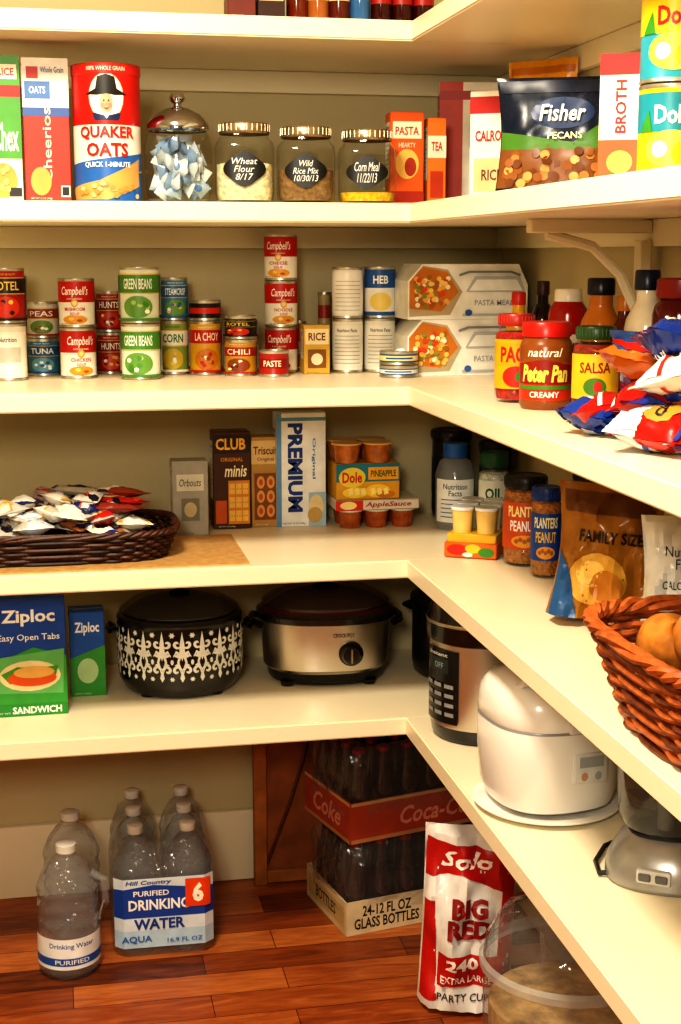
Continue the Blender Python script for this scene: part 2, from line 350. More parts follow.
# oats canister
Xo=bx(109,2.80,S2);ro=.0615;ho=.246
b=B();b.lathe([(0,0),(ro,0),(ro,.004),(ro,.02,'#f2ede0'),(ro,ho-.02,'#c8231a'),(ro*1.03,ho-.018),(ro*1.03,ho-.002),(ro,ho),(ro*.94,ho,'#f2ede0'),(ro*.92,ho-.005),(0,ho-.005)],M('#c8231a'),seg=48)
b.dec([('r',-2.5,2.5,.56,1,'#c01a10'),('r',-2.5,2.5,0,.22,'#2a6ab8'),('p',[(-2.5,.22),(-2.5,.05),(0,.16),(2.5,.34),(2.5,.42)],'#2a6ab8'),('p',[(-1.2,.1),(-.2,.16),(.9,.32),(.9,.12),(0,.02),(-1,.02)],'#d9a860'),
 ('e',0,.76,.42,.17,'#d8c8b0'),('e',0,.76,.39,.16,'#f4efe4'),('p',[(-.34,.64),(0,.66),(.34,.64),(.28,.59),(-.28,.59)],'#1a2a5a'),('p',[(-.25,.64),(-.3,.72),(-.22,.8),(.22,.8),(.3,.72),(.25,.64),(0,.62)],'#e8e2da'),('e',0,.715,.15,.075,'#e0a684'),('e',-.08,.695,.05,.02,'#e08a70'),('e',.08,.695,.05,.02,'#e08a70'),('p',[(-.5,.775),(-.25,.815),(-.2,.9),(0,.92),(.2,.9),(.25,.815),(.5,.775),(.2,.77),(0,.78),(-.2,.77)],DK),('e',-.055,.73,.018,.008,DK),('e',.055,.73,.018,.008,DK),('p',[(-.015,.72),(.015,.72),(.025,.695),(-.025,.695)],'#c88a68'),('p',[(-.06,.68),(.06,.68),(.03,.668),(-.03,.668)],'#a03020'),('p',[(-.1,.645),(.1,.645),(0,.6)],'#f4f4f0'),
 ('t','QUAKER',0,.5,1.35,.1,'#c8231a',.03),('t','OATS',0,.38,1.0,.1,'#c8231a',.03),('t','QUICK 1-MINUTE',0,.27,1.1,.045,'#ffffff',.02),('t','100% WHOLE GRAIN',0,.96,.9,.03,'#f4e8d0',.01)]+[('e',R0.uniform(-.8,.8),R0.uniform(.04,.14),.07,.018,R0.choice(['#e8c890','#c89450'])) for _ in range(16)],cyl(ro,ho),.1)
b.done('oats_canister',(Xo,2.80,S2+.0003),face(Xo,2.8))
# candy jar, glass with chrome lid
Xc=bx(179,2.80,S2);b=B();g=GL();r=.062
b.lathe([(0,.002),(.045,0),(.058,.008),(r,.035),(r*1.02,.075),(r*1.0,.105),(.058,.125),(.053,.132),(.053,.14)],g,seg=48)
ch=M('#c8ccd2',.1,1.)
b.lathe([(.054,.132),(.059,.135),(.059,.143),(.055,.150),(.044,.162),(.026,.172),(.008,.177),(.006,.181),(.012,.186),(.015,.193),(.011,.2),(0,.203)],ch,seg=40)
for k in range(90):
    a=R0.uniform(0,6.28);rr=.054*math.sqrt(R0.random())*.8;z=.024+R0.random()*.085
    col=R0.choice(['#d4dade','#a8bac8','#c8d0d6','#e8e8e2','#8098b4','#d0d8dc','#b8c0c6','#c0c8cc'])
    L=[('e',0,.5,.5,.2,R0.choice(['#4a70a4','#f0f0ea','#6a88b0']))] if k%2 else ()
    bag(b,.03,.036,.02,M(col,.25),L,seed=k,bot=0,n=6,wr=.001,X=T(rr*math.cos(a),rr*math.sin(a),z,R0.uniform(-.9,.9),R0.uniform(-1.5,1.5),a)@Matrix.Translation((0,0,-.018)))
b.done('candy_jar',(Xc,2.8,S2+.0003),0,zmin=.0)
def chalk(t):
    return [('p',[(.72*math.cos(a*math.pi/16)*(1+.07*math.cos(a*math.pi/4)),.42+.2*math.sin(a*math.pi/16)*(1+.1*math.cos(a*math.pi/4))) for a in range(32)],'#0e0d0c'),('t',t,0,.42,.92,.27,'#f2f0e8',.0,.25)]
for u,t,f,fh,nm,hv in ((245,'Wheat\nFlour\n8/17','#e4d4ac',.5,'flour_jar',122),(306,'Wild\nRice Mix\n10/30/13','#8a6a40',.45,'rice_jar',126),(367,'Corn Meal\n11/22/13','#f0b818',.16,'cornmeal_jar',129)):
    X=bx(u,2.80,S2);h=zz(hv,X,2.76)-S2
    jar(nm,X,2.80,S2,.056,h,f,fh,chalk(t),M('#a8967a',.3,.85),3.2,.018,.8,rot=face(X,2.8))
carton('cracker_box',391,424,112,2.86,S2,.06,'#e06018',[('r',-.85,.85,.72,.9,'#f6e8c8'),('t','PASTA',0,.8,1.4,.09,RED,.02),('e',0,.45,.7,.16,'#f0c060'),('e',.2,.42,.35,.1,'#a83210'),('r',-1,1,.05,.16,'#a82810'),('t','HEARTY',0,.65,1,.05,'#f6e8c8',.01)],rot=-.06)
carton('tea_box',428,446,118,2.86,S2,.045,'#e87a28',[('r',-1,1,.55,.8,'#f0e4cc'),('t','TEA',0,.68,1.2,.1,RED,.02),('r',-.7,.7,.1,.4,'#b83a18')],rot=-.06)
carton('cereal_box',446,494,82,2.97,S2,.06,'#efe6d2',[('r',-1,-.2,0,1,'#c23a1e'),('r',-1,1,.86,.93,'#a8281a'),('t','Crackers',.35,.5,.35,.6,'#c03018',.01,0,1)],Ll=[('r',-1,1,.1,.9,'#c23a1e'),('t','Special',0,.5,.8,.6,'#f0e4cc',.01,0,1)],rot=-.2,w=.12)
def rcart(name,u,X,zb,vt,w,dep,base,L,rot,h=None,Ll=()):
    Y=ry(u,X,zb);h=h or zz(vt,X,Y)-zb
    b=B();b.box((0,0,h/2),(w,dep,h),base,.0012);b.dec(L,flat(w,h,dep));b.dec(Ll,left(w,h,dep));return b.done(name,(X,Y,zb+.0003),rot)
rcart('rice_box',494,.82,S2,92,.085,.045,'#f0eadc',[('r',-1,1,.8,.95,RED),('t','CALROSE',0,.6,1.5,.1,RED,.03),('r',-.8,.8,.1,.4,'#d8c090'),('t','RICE',0,.25,.9,.1,'#6a3010',.02)],-.55,Ll=[('r',-1,1,.5,.9,RED)])
# tall yellow bag standing behind
b=B();bag(b,.15,.262,.05,M('#dc9418',.25),[('r',-.95,.95,.9,.95,'#b86a10'),('e',0,.72,.6,.13,'#f6d060'),('t','CHIPS',0,.72,.9,.09,RED,.03)],3,n=16,wr=.006)
b.done('chip_bag',(.925,2.70,S2+.004),eul=(.0,.0,-.85))
# nut bag
b=B();def_m=M('#0c1a30',.22)
bag(b,.19,.17,.06,def_m,[('r',-.98,.98,.02,.4,'#7a4a20'),('p',[(-.98,.36),(.98,.36),(.98,.66),(.3,.42),(-.98,.52)],'#4a7a2a'),('r',-.96,.96,.86,.97,'#0c1a30'),('e',.1,.68,.55,.14,'#14305c')]+[('e',R0.uniform(-.85,.85),R0.uniform(.06,.34),.08,.04,R0.choice(['#b87a40','#6a3c18','#d09a5a','#8a5424'])) for _ in range(40)]+[('t','Fisher',.1,.68,.8,.15,'#f4f2ea',.02,.2),('t','PECANS',.15,.48,.6,.06,'#f0e8c0',.02)],5,n=16,wr=.003)
Y=ry(556,.78,S2);b.done('nut_bag',(.78,Y,S2+.004),-.42)
rcart('broth_carton',621,.80,S2,56,.06,.06,'#efeadf',[('r',-1,1,0,.35,'#d85a20'),('r',-1,1,.84,1,RED),('t','BROTH',0,.6,.5,.4,RED,.02,0,1),('e',0,.18,.6,.09,'#e8b050')],-.5,Ll=[('r',-1,1,0,.35,'#d8a040')])
rcart('cereal_box',604,.93,S2,84,.10,.04,'#f2ecdc',[('r',-1,1,.6,.9,'#e0a030')],-1.0)
X,Y=.80,ry(668,.80,S2)
for k,(nm,h,base) in enumerate((('pineapple_can',.12,'#e8c41c'),('pineapple_can',.12,'#2a96a8'))):
    canat(nm,X,Y,S2+k*.121,.042,h,base,[('r',-2,2,.5,.95,'#1f8a9c' if k==0 else '#e8c41c'),('e',0,.3,.7,.22,'#f4dc50'),('t','Dole',0,.7,.9,.22,RED if k else '#f8f4e0',.03),('e',.3,.25,.3,.14,'#e8b020'),('e',-.3,.3,.2,.1,'#f4f0c0'),('p',[(-.9,.5),(-.6,.75),(-.5,.5)],'#3a8a2c')],-.35)
# ================= SHELF 3 : CANS =================
Z=S3
stack(-8,28,2.98,Z,[('food_can',56,'#e8e4d8',[('r',-1,1,.1,.9,'#f2eee2'),('t','Nutrition',0,.75,.8,.1,DK),('r',-.6,.6,.3,.6,'#c8c4b8')]),('tomato_can',54,'#a81c10',gen('#2a1a14','#f0e0c0','ROTEL','#f4d060','#d83a1a'))])
stack(29,60,3.08,Z,[('food_can',37,'#3a7a9c',gen('#1a5a8a','#f0f0e8','TUNA','#f4f4ec','#6aa0b8')),('food_can',36,'#d8d6c8',gen('#98382a','#7a9a4a','PEAS','#f4f0e0','#6a8a3a'))])
stack(61,97,3.0,Z,[('soup_can',50,W_,soup('CHICKEN')),('soup_can',48,W_,soup('MUSHROOM'))])
stack(98,124,3.1,Z,[('tomato_can',41,'#a01c12',gen('#8a1410','#e8b060','HUNTS','#f6f0e0','#c84a28')),('tomato_can',40,'#a81c12',gen('#7a120e','#f0d090','HUNTS','#f6f0e0','#c03820'))])
stack(122,161,2.955,Z,[('green_bean_can',55,'#dfe4cf',gen('#4a8a34','#a8c868','GREEN BEANS','#f4f6e8','#6a9c42',(.55,.9))),('green_bean_can',55,'#dfe4cf',gen('#4a8a34','#a8c868','GREEN BEANS','#f4f6e8','#6a9c42',(.55,.9)))])
stack(161,189,3.06,Z,[('corn_can',53,'#8aa04a',gen('#e8e8d8','#d8c048','CORN','#2a6a28','#c8b038')),('corn_can',42,'#4a86a4',gen('#2a6a9a','#d8c048','STEAMCRISP','#f6f6f0','#6a9a4a'))])
stack(190,222,3.04,Z,[('noodle_can',53,'#dca820',gen(RED,'#8a4a18','LA CHOY','#fff4d8','#c87a20',(.6,.88))),('noodle_can',20,'#181410',[('r',-2,2,.3,.7,'#c8281a')])])
stack(225,257,3.0,Z,[('bean_can',36,'#c89828',gen('#a8281a','#5a2a14','CHILI','#fff0d0','#8a4218')),('bean_can',23,'#1c1612',gen('#1c1612','#c83018','ROTEL','#f0d050','#c83018'))])
stack(259,289,2.96,Z,[('tomato_paste_can',26,'#a82014',[('r',-2,2,.3,.75,'#8a100c'),('t','PASTE',0,.52,1.0,.3,'#f4e8c8',.02)])])
stack(265,298,3.06,Z,[('soup_can',45,W_,soup('TOMATO',RED)),('soup_can',45,W_,soup('NOODLE')),('soup_can',45,W_,soup('CHEESE','#e8a020'))])
stack(293,306,3.13,Z,[('spice_tin',48,'#d86a1c',[('r',-1,1,.3,.6,'#f0d8a0')])])
carton('rice_mix_box',304,330,325,3.0,Z,.045,'#d8b048',[('r',-.9,.9,.6,.92,'#f4e6b8'),('t','RICE',0,.76,1.3,.16,'#7a3010',.02),('r',-.7,.7,.12,.5,'#8a5a20'),('e',0,.3,.45,.12,'#f4e8c8')])
stack(318,331,3.12,Z,[('food_can',38,'#c8b878',[]),('food_can',38,'#b0a070',[('r',-1,1,.3,.7,'#a03020')])])
for uu,c in ((348,'#efede2'),(380,'#efede2')):
    its=[('vegetable_can',53,c,[('r',-1.2,1.2,.08,.92,'#f6f3ea'),('t','Nutrition Facts',0,.82,1.1,.07,DK)]+[('r',-.7,.7,.7-k*.08,.71-k*.08,'#8a8a88') for k in range(8)]),
     ('vegetable_can',50,'#f0eee6',([('r',-1.2,1.2,.05,.95,'#f6f3ea')]+[('r',-.7,.7,.75-k*.09,.76-k*.09,'#9a9a98') for k in range(8)]) if uu==348 else [('r',-2.5,2.5,.6,1,'#24589c'),('t','HEB',0,.78,.8,.18,'#f4f4ee',.03),('e',0,.3,.6,.2,'#e8d070'),('r',-2.5,2.5,0,.08,'#24589c')])]
    stack(uu-16,uu+15,3.04,Z,its)
stack(379,418,2.90,Z,[('tuna_can',12,'#3a6a98',[('r',-2,2,.2,.8,'#e0e4e0'),('r',-.6,.6,.4,.6,BLU)]),('tuna_can',14,'#2c5a8c',[('r',-2,2,.2,.8,'#e8d890'),('r',-.6,.6,.4,.6,BLU)])])
def multipack(zb,h):
    w,d=.255,.16;b=B()
    pr=[(-w/2,0),(w/2,0),(w/2,h*.62),(w/2-.02,h),(-w/2+.03,h),(-w/2,h*.7)]
    vs=[(x,-d/2,z) for x,z in pr]+[(x,d/2,z) for x,z in pr];n=6
    fs=[list(range(n)),[n+i for i in range(n)][::-1]]+[[i,n+i,n+(i+1)%n,(i+1)%n] for i in range(n)]
    b.add(vs,fs,M('#ece9df',.4))
    L=[('p',[(-.98,.05),(-.98,.68),(-.76,.97),(-.35,.9),(-.1,.5),(-.3,.08)],'#b8a888'),('p',[(-.98,.2),(-.98,.68),(-.76,.95),(-.36,.86),(-.16,.5),(-.45,.14)],'#c87a28')]
    L+=[('e',-.6+R0.uniform(-.28,.26),.48+R0.uniform(-.26,.28),.04,.045,R0.choice(['#c8501c','#f0c868','#8a9040','#f6e8c0','#d8481a','#e8b050','#a86a28'])) for _ in range(70)]
    L+=[('p',[(-.05,.5),(.1,.78),(.85,.78),(.95,.5)],'#b4b6b6'),('p',[(0,.52),(.13,.72),(.8,.72),(.9,.52)],'#e8e8e4'),('r',-.1,.95,.06,.1,'#b0b4b8'),('t','PASTA MEALS',.45,.3,.7,.1,'#9a9ca4',.01),('e',.0,.12,.06,.06,'#3a62a8')]
    b.dec(L,flat(w,h,d),st=.0002)
    b.tube([(-.02,-d/2-.001,h*.8),(.0,-d/2-.004,h*.86),(.09,-d/2-.004,h*.86),(.11,-d/2-.001,h*.8)],.0025,M('#8a8c90'),seg=6)
    b.done('pasta_meal_carton',(.846,2.985,zb+.0003),-.0)
h1=.115;multipack(S3,h1);multipack(S3+h1+.0005,.112)
# ------- right side of shelf 3
jar('salsa_jar',.774,2.365,S3,.036,.148,'#a8200e',.8,[('r',-1.1,1.1,.16,.72,'#d8a818'),('r',-1.1,1.1,.42,.68,'#c8a010'),('t','PACE',0,.55,1.2,.18,RED,.03),('e',0,.3,.5,.12,'#c8281a'),('e',.15,.3,.15,.06,GRN)],M('#a8281a',.35),2,.018,.8)
b=B();r=.043;h=.14
b.lathe([(0,0),(r*.9,0),(r,.008),(r,.016,M('#c8361c',.3)),(r,.076,M('#8a4c1c',.25)),(r,.1),(r*.96,.106),(r*.86,.114),(r*.86,.116,M('#c01c14',.3)),(r*.93,.117),(r*.93,.137),(r*.88,h),(0,h)],M('#8a4c1c',.25),seg=40)
b.dec([('t','natural',0,.66,1.1,.1,'#fff4e0',.01,.3),('p',[(-1,.3),(-1,.52),(0,.58),(1,.5),(1,.3)],'#8a1c10'),('t','Peter Pan',0,.42,1.5,.2,'#f8e060',.04,.2),('r',-1,1,.24,.28,GRN),('t','CREAMY',0,.18,.9,.07,'#fff4e0',.02)],cyl(r,h),.1)
b.done('peanut_butter_jar',(.788,2.25,S3+.0003),face(.788,2.25)-.05)
jar('salsa_jar',.826,2.13,S3,.036,.138,'#8a2a10',.8,[('r',-1.1,1.1,.2,.7,'#d8b028'),('t','SALSA',0,.55,1.1,.12,'#8a1a10',.02),('e',0,.34,.4,.1,'#4a7a28'),('e',.1,.34,.15,.06,'#c8281a')],M('#2a4a1c',.35),2,.018,.8)
def rbot(nm,u,X,vt,r,body,cap,L,**k):
    Y=ry(u,X,S3);bottle(nm,X,Y,S3,r,zz(vt,X,Y)-S3,body,cap,L,**k)
rbot('sauce_bottle',541,.955,281,.024,M('#1c0f0a',.12),M('#3a1c10',.4),[('r',-1,1,.2,.8,'#5a3018'),('t','SAUCE',0,.5,1,.2,'#e8d8a8',.02)],neckr=.45)
rbot('mustard_bottle',517,.9,292,.024,M('#e0a818',.3),M('#c8281a'),[('r',-.8,.8,.3,.7,'#c8281a')],neckr=.5)
rbot('ketchup_bottle',566,.93,289,.036,M('#a8140e',.2),M('#f0ead8',.3),[('r',-1,1,.2,.75,'#f0ead8'),('t','HEINZ',0,.55,1.2,.18,DK,.03)],neckr=.6,sh=.75,caph=.12,z1=.86)
rbot('barbecue_sauce_bottle',598,.93,278,.034,M('#c8781c',.25),M('#101428',.3),[('r',-1,1,.2,.8,'#2a1c14'),('t','BBQ',0,.5,1.2,.3,'#e8c040',.03)],neckr=.6)
rbot('barbecue_sauce_bottle',622,.955,296,.024,M('#5a1c0c',.2),M('#c87a1c',.3),[('r',-1,1,.2,.8,'#c8281a')],neckr=.5)
rbot('salad_dressing_bottle',643,.91,270,.034,M('#e8dcc0',.12),M('#101c3a',.3),[('r',-1,1,.15,.7,'#b83a20'),('t','RANCH',0,.45,1.2,.2,'#f4f4ec',.03)],neckr=.5)
rbot('jam_jar',676,.93,278,.042,M('#5a0e0a',.12),M('#8a1410',.3),[('r',-1,1,.2,.7,'#c83a1a')],neckr=.75,sh=.74,z1=.82)
# snack packets pile
b=B();cols=['#b81a14','#e4e4e0','#1c3c90','#d8dce4','#c8641c','#142c70','#a81812','#ece4d0','#b89038','#3a6ab0','#1c3c90','#d0d4dc']
def pk(b,x,y,z,w,h,t,c,seed,rx,ryy,rz,c2=None,n=8,wr=.003):
    L=[]
    if c2:
        c3=R0.choice(['#f0f0ea','#e8b020','#c8281a','#1c3c90']);s=seed%3
        if s==0:L=[('e',0,.5,.65,.2,c2),('r',-.95,.95,.1,.16,c3),('r',-.95,.95,.84,.9,c3)]
        elif s==1:L=[('p',[(-.95,.1),(.95,.35),(.95,.6),(-.95,.4)],c2),('p',[(-.95,.4),(.95,.6),(.95,.66),(-.95,.46)],c3)]
        else:L=[('r',-.95,.95,.08,.36,c2),('e',.3,.36,.4,.13,c3)]
        L+=[('t',R0.choice(['Chips','SNACK','Bite','Mix','Crisp']),0,.52 if s!=2 else .68,.95,.13,R0.choice(['#f4f0e4',DK,c3]),.03,.15)]
    X=T(x,y,z,rx,ryy,rz)@Matrix.Translation((0,0,-h/2));bag(b,w,h,t,M(c,.2),L,seed,0,X=X,n=n,wr=wr,pinch=.05)
for k in range(48):
    lay=k//12;c=R0.choice(cols);c2=R0.choice([q for q in cols if q!=c])
    y=1.46+R0.random()*(.50-lay*.06);x=.735+R0.random()*(.14)+lay*.012
    z=S3+.026+lay*.037+R0.uniform(0,.012)
    tilt=R0.uniform(-.3,.3)+(-.5 if k%3==0 and lay else 0)
    pk(b,x,y,z,R0.uniform(.08,.105),R0.uniform(.1,.13),.055,c,k,math.pi/2+tilt,R0.uniform(-.25,.25),R0.uniform(-1.9,.9),c2,n=14,wr=.0035)
b.done('snack_packets_pile',zmin=S3+.001)
# ================= SHELF 4 =================
slab('placemat',bx(-40,2.8,S4),bx(248,2.72,S4),2.69,2.99,S4+.0002,S4+.003,M('#c9a066',.6,0,.15,60,.1))
def basket(name,loc,a,b_,h,fl,rows,stakes,mat,mat2,rim,rot=0,sq=4.,hl=None):
    bb=B();amp=.0022
    def pt(j,N,z,k=0):
        t=2*math.pi*j/N;ca,sa=math.cos(t),math.sin(t);e=2/sq;f=1-fl*(1-z/h)
        x=math.copysign(abs(ca)**e,ca)*a*f;y=math.copysign(abs(sa)**e,sa)*b_*f
        l=math.hypot(x,y);return Vector((x*(1+k/l),y*(1+k/l),z))
    dz=h/rows;N=stakes*4
    for i in range(rows):
        z=dz*(i+.5);bb.tube([pt(j,N,z,amp*math.cos(math.pi*(j/4+i))*1.8) for j in range(N)],dz*.52,mat if i%3 else mat2,True,6)
    for j in range(stakes): bb.tube([pt(j*2+1,stakes*2,.002),pt(j*2+1,stakes*2,h)],.0026,mat2,seg=5)
    for o in (0,math.pi*2/3,math.pi*4/3):
        NN=stakes*4;bb.tube([pt(j,NN,h+rim*.7*math.sin(j*.6+o),rim*.7*math.cos(j*.6+o)) for j in range(NN)],rim*.75,mat,True,6)
    pts=[pt(j,N,.004,-.003) for j in range(N)];bb.add(pts,[list(range(N))],mat2)
    return bb.done(name,loc,rot),pt
WD=M('#4a2412',.5,0,.3,60,.2);WD2=M('#2a130a',.55,0,.2,60,.2)
xb=bx(56,2.86,S4)
basket('wicker_tray',(xb,2.855,S4+.0035),.235,.13,.055,.1,8,48,WD,WD2,.0055)
b=B()
cl=['#e8e4dc','#b81c14','#1c2a6a','#f0ece0','#b8b4ac','#d8d4cc','#141428','#d8dce4','#98140f','#c8c4bc','#c8c0b0','#a86a3a']
for k in range(80):
    lay=k//32;c=R0.choice(cl);c2=R0.choice([q for q in cl if q!=c])
    x=R0.uniform(-.175,.175)*(1-lay*.14);y=R0.uniform(-.08,.08)*(1-lay*.2);z=.026+lay*.024+R0.uniform(0,.012)+.032*(1-abs(x)/.2)
    pk(b,x,y,z,R0.uniform(.035,.055),R0.uniform(.055,.08),.028,c,k,math.pi/2+R0.uniform(-.35,.35),R0.uniform(-.3,.3),R0.uniform(0,6.28),c2,n=10,wr=.002)
for i_,(x,y,z,rz,c,c2) in enumerate(((.11,.0,.098,-.35,'#a81c18','#d8c8a0'),(.12,.05,.108,-.5,'#b0482c','#e8d8b0'),(.10,-.045,.092,-.2,'#8a3428','#e0b040'),(.05,.06,.11,-.7,'#c8c0b0','#3a2a5a'))):
    pk(b,x,y,z,.036,.15,.022,c,i_+60,math.pi/2,.1,math.pi/2+rz,c2,n=12,wr=.002)
b.done('snack_packets',(xb,2.855,S4+.006),zmin=.004)
carton('cereal_box',173,209,461,3.0,S4,.05,'#a8a498',[('r',-.75,.75,.6,.82,'#d8d4c4'),('t','Orbouts',0,.71,1.2,.1,'#2a2824',.0,.2),('r',-.5,.5,.2,.5,'#807c70'),('e',0,.35,.35,.1,'#c8b890')])
carton('cracker_box',214,251,432,3.06,S4,.06,'#4a240e',[('r',-1,1,.78,.97,'#1c0c05'),('t','CLUB',-.05,.875,1.6,.12,'#f0b030',.03),('r',-.2,.95,.05,.5,'#d88c24')]+[('r',-.15+.36*(i%3),.15+.36*(i%3),.08+.14*(i//3),.19+.14*(i//3),'#f0c058') for i in range(9)]+[('e',-.0+.36*(i%3)+.1*j,.135+.14*(i//3),.018,.007,'#a86a20') for i in range(9) for j in (-1,0,1)]+[('r',-.9,-.3,.06,.3,'#c85a18'),('t','minis',.2,.6,1.2,.12,'#f6e8c0',.02,.2),('t','ORIGINAL',0,.72,1.2,.04,'#e8a030',.01)],rot=.0)
carton('cracker_box',252,280,437,3.07,S4,.05,'#b8904c',[('r',-1,1,.7,.96,'#dcbc80'),('t','Triscuit',0,.85,1.7,.09,'#5a2a10',.02),('t','Original',0,.75,1.2,.05,'#7a3a18'),('r',-.8,.8,.08,.6,'#8a4a1c')]+[('e',-.35+.7*(i%2),.18+.16*(i//2),.28,.07,'#e0a850') for i in range(6)]+[('e',-.35+.7*(i%2),.18+.16*(i//2),.14,.035,'#c8503a') for i in range(6)])
carton('cracker_box',277,326,413,3.06,S4,.055,'#eef1f2',[('r',-1,-.8,0,1,'#6a9cc8'),('r',-1,1,.93,.96,'#6a9cc8'),('t','PREMIUM',-.25,.52,.6,.78,'#123c8a',.04,0,2),('r',.3,1,.0,.3,'#a8c8e0'),('e',.6,.18,.3,.1,'#e8d8a8'),('e',.55,.1,.3,.07,'#c8a868'),('t','Original',.5,.6,.16,.36,'#3a7ac0',.01,0,2)])
# fruit cup packs
def cups(b,x0,n,z,fillc,sp=.058,y=0,rows=2,r=.027,hh=.04,lid='#e0ddd0'):
    for rr in range(rows):
        for i in range(n):
            X=T(x0+i*sp,y+rr*sp,z)
            b.lathe([(0,0),(r*.78,0),(r*.82,.003),(r*.97,hh-.004,M(lid,.3)),(r*1.08,hh-.003),(r*1.08,hh),(0,hh)],M(fillc,.2,0,.3,60),X=X,seg=24)
b=B();cups(b,-.055,3,.0,'#a85828',.058,-.027)
b.box((0,0,.052),(.185,.115,.022),M('#d8d0c0'),.002)
b.dec([('r',-1,-.35,0,1,'#c8281a'),('t','AppleSauce',.25,.5,1.1,.6,'#a81c14',.02,.2),('e',-.7,.5,.2,.4,'#f0d890')],lambda u,v,o:(u*.0925,-.0575-o,.041+v*.022))
Xf=bx(374,3.04,S4);b.done('applesauce_cup_pack',(Xf,3.06,S4+.0003))
b=B();w,h,d=.14,.078,.1
b.box((0,0,h/2),(w,d,h),M('#d8a028'),.002)
b.dec([('r',-1,1,.5,1,'#1f7a8c'),('e',-.5,.62,.42,.28,'#e8d040'),('t','Dole',-.5,.62,.62,.3,'#c8281a',.03),('r',0,.95,.55,.9,'#e8a818'),('t','PINEAPPLE',.48,.72,.8,.18,'#1a5a28',.02),('e',-.4,.2,.4,.15,'#f0d048'),('e',.3,.24,.4,.18,'#f4c838'),('e',.55,.14,.3,.1,'#c87818')]+[('p',[(q,.12),(q+.14,.16),(q+.1,.34),(q-.03,.3)],'#f8e488') for q in (-.6,-.4,-.2,.1,.3,.5)],flat(w,h,d))
Xd=bx(367,3.02,S4);b.done('pineapple_cup_box',(Xd,3.06,S4+.0635))
b=B();cups(b,-.034,2,0,'#b06828',.068,-.027,2,.031,.043,'#d8b070');Xd=bx(363,3.02,S4);b.done('fruit_cups',(Xd,3.06,S4+.0635+h+.0008))
# corner jars on shelf 4
jar('coffee_canister',.87,3.105,S4,.045,.2,'#1a1412',.9,[('r',-1,1,.3,.7,'#1a2438')],M('#15120f',.3),2,.02,.95)
jar('coffee_canister',.95,3.03,S4,.036,.18,'#181210',.9,[('r',-1,1,.3,.7,'#3a1c10')],M('#15120f',.3),2,.02,.95)
b=B();r=.043
b.lathe([(0,0),(r*.9,0),(r,.01),(r,.12),(r*.8,.145),(r*.42,.158),(r*.42,.166)],GL('#f4f8fb',.6,.2,40,.15),seg=32)
b.lathe([(r*.6,.156),(r*.62,.185),(0,.187)],M('#2a62b0',.35),seg=24)
b.dec([('r',-.9,.9,.1,.6,'#e8ecec'),('t','Nutrition\nFacts',0,.48,1.0,.14,'#2a3a6a')]+[('r',-.6,.6,.36-k*.05,.37-k*.05,'#4a5a8a') for k in range(5)],cyl(r,.185),.1)
b.done('vinegar_bottle',(.845,2.98,S4+.0003),face(.845,2.98))
jar('coconut_oil_jar',.915,2.925,S4,.034,.172,'#d0d4cc',.75,[('r',-1,1,.1,.66,'#e8ece4'),('t','OIL',0,.5,.9,.14,'#1a5a38',.03),('r',-.8,.8,.15,.3,'#5a9a58')],M('#1e5a38',.35),2,.03,.8)
b=B()
for i in range(2):
    for k in range(3):
        b.lathe([(0,0),(.018,0),(.021,.045),(.023,.046,M('#e8ecec',.2)),(.023,.052),(0,.052)],M(R0.choice(['#e8d8b8','#c8d8c0','#e8c878']),.25),X=T(-.024+.048*i,-.048+.048*k,.046),seg=20)
        b.lathe([(0,0),(.018,0),(.021,.045),(.0,.046)],M('#d88a28',.25),X=T(-.024+.048*i,-.048+.048*k,.0),seg=20)
b.box((0,0,.038),(.098,.148,.018),M('#d8b030'),.002)
b.box((0,-.01,.016),(.104,.145,.03),M('#d06a1c'),.002)
b.dec([('e',-.5,.5,.4,.35,'#c8281a'),('e',.1,.6,.3,.3,'#f0c030'),('e',.6,.4,.3,.3,GRN),('e',-.1,.2,.2,.15,'#f4f0e0')],lambda u,v,o:(u*.052,-.0825-o,.002+v*.03))
b.dec([('e',-.6,.5,.3,.35,'#c8281a'),('t','PEACHES',.2,.5,1.0,.5,'#f4f0e0',.03)],lambda u,v,o:(-.052-o,-.01-u*.0725,.002+v*.03))
b.done('fruit_cup_pack',(.825,2.73,S4+.0003),-.5)
def nutL(c,t,tc):return [('r',-1.4,1.4,.2,.72,c),('t','PLANTERS',0,.62,1.3,.12,'#f6e8a8',.03),('t',t,0,.46,1.1,.12,tc,.02),('e',0,.29,.5,.07,'#e8a030')]+[('e',-.3+.15*q,.29+.02*(q%2),.08,.025,'#a8642a') for q in range(5)]
jar('peanut_jar',.876,2.6,S4,.042,.172,'#b87a3c',.85,nutL('#c8501c','PEANUTS','#ffffff'),M('#121212',.35),2,.022,.9,fillb=.8)
jar('peanut_jar',.878,2.485,S4,.028,.167,'#b87a3c',.85,nutL('#1c4a9c','PEANUT','#e8c030'),M('#1c3a80',.35),2,.022,.9,fillb=.8)
jar('peanut_jar',.95,2.43,S4,.042,.205,'#6a3018',.85,nutL('#8a1c14','NUTS','#e8c030'),M('#14141f',.35),2,.022,.9,fillb=.8)
jar('peanut_jar',.945,2.335,S4,.042,.205,'#6a3018',.85,nutL('#1c4a8c','MIXED','#e8c030'),M('#14141f',.35),2,.022,.9,fillb=.8)
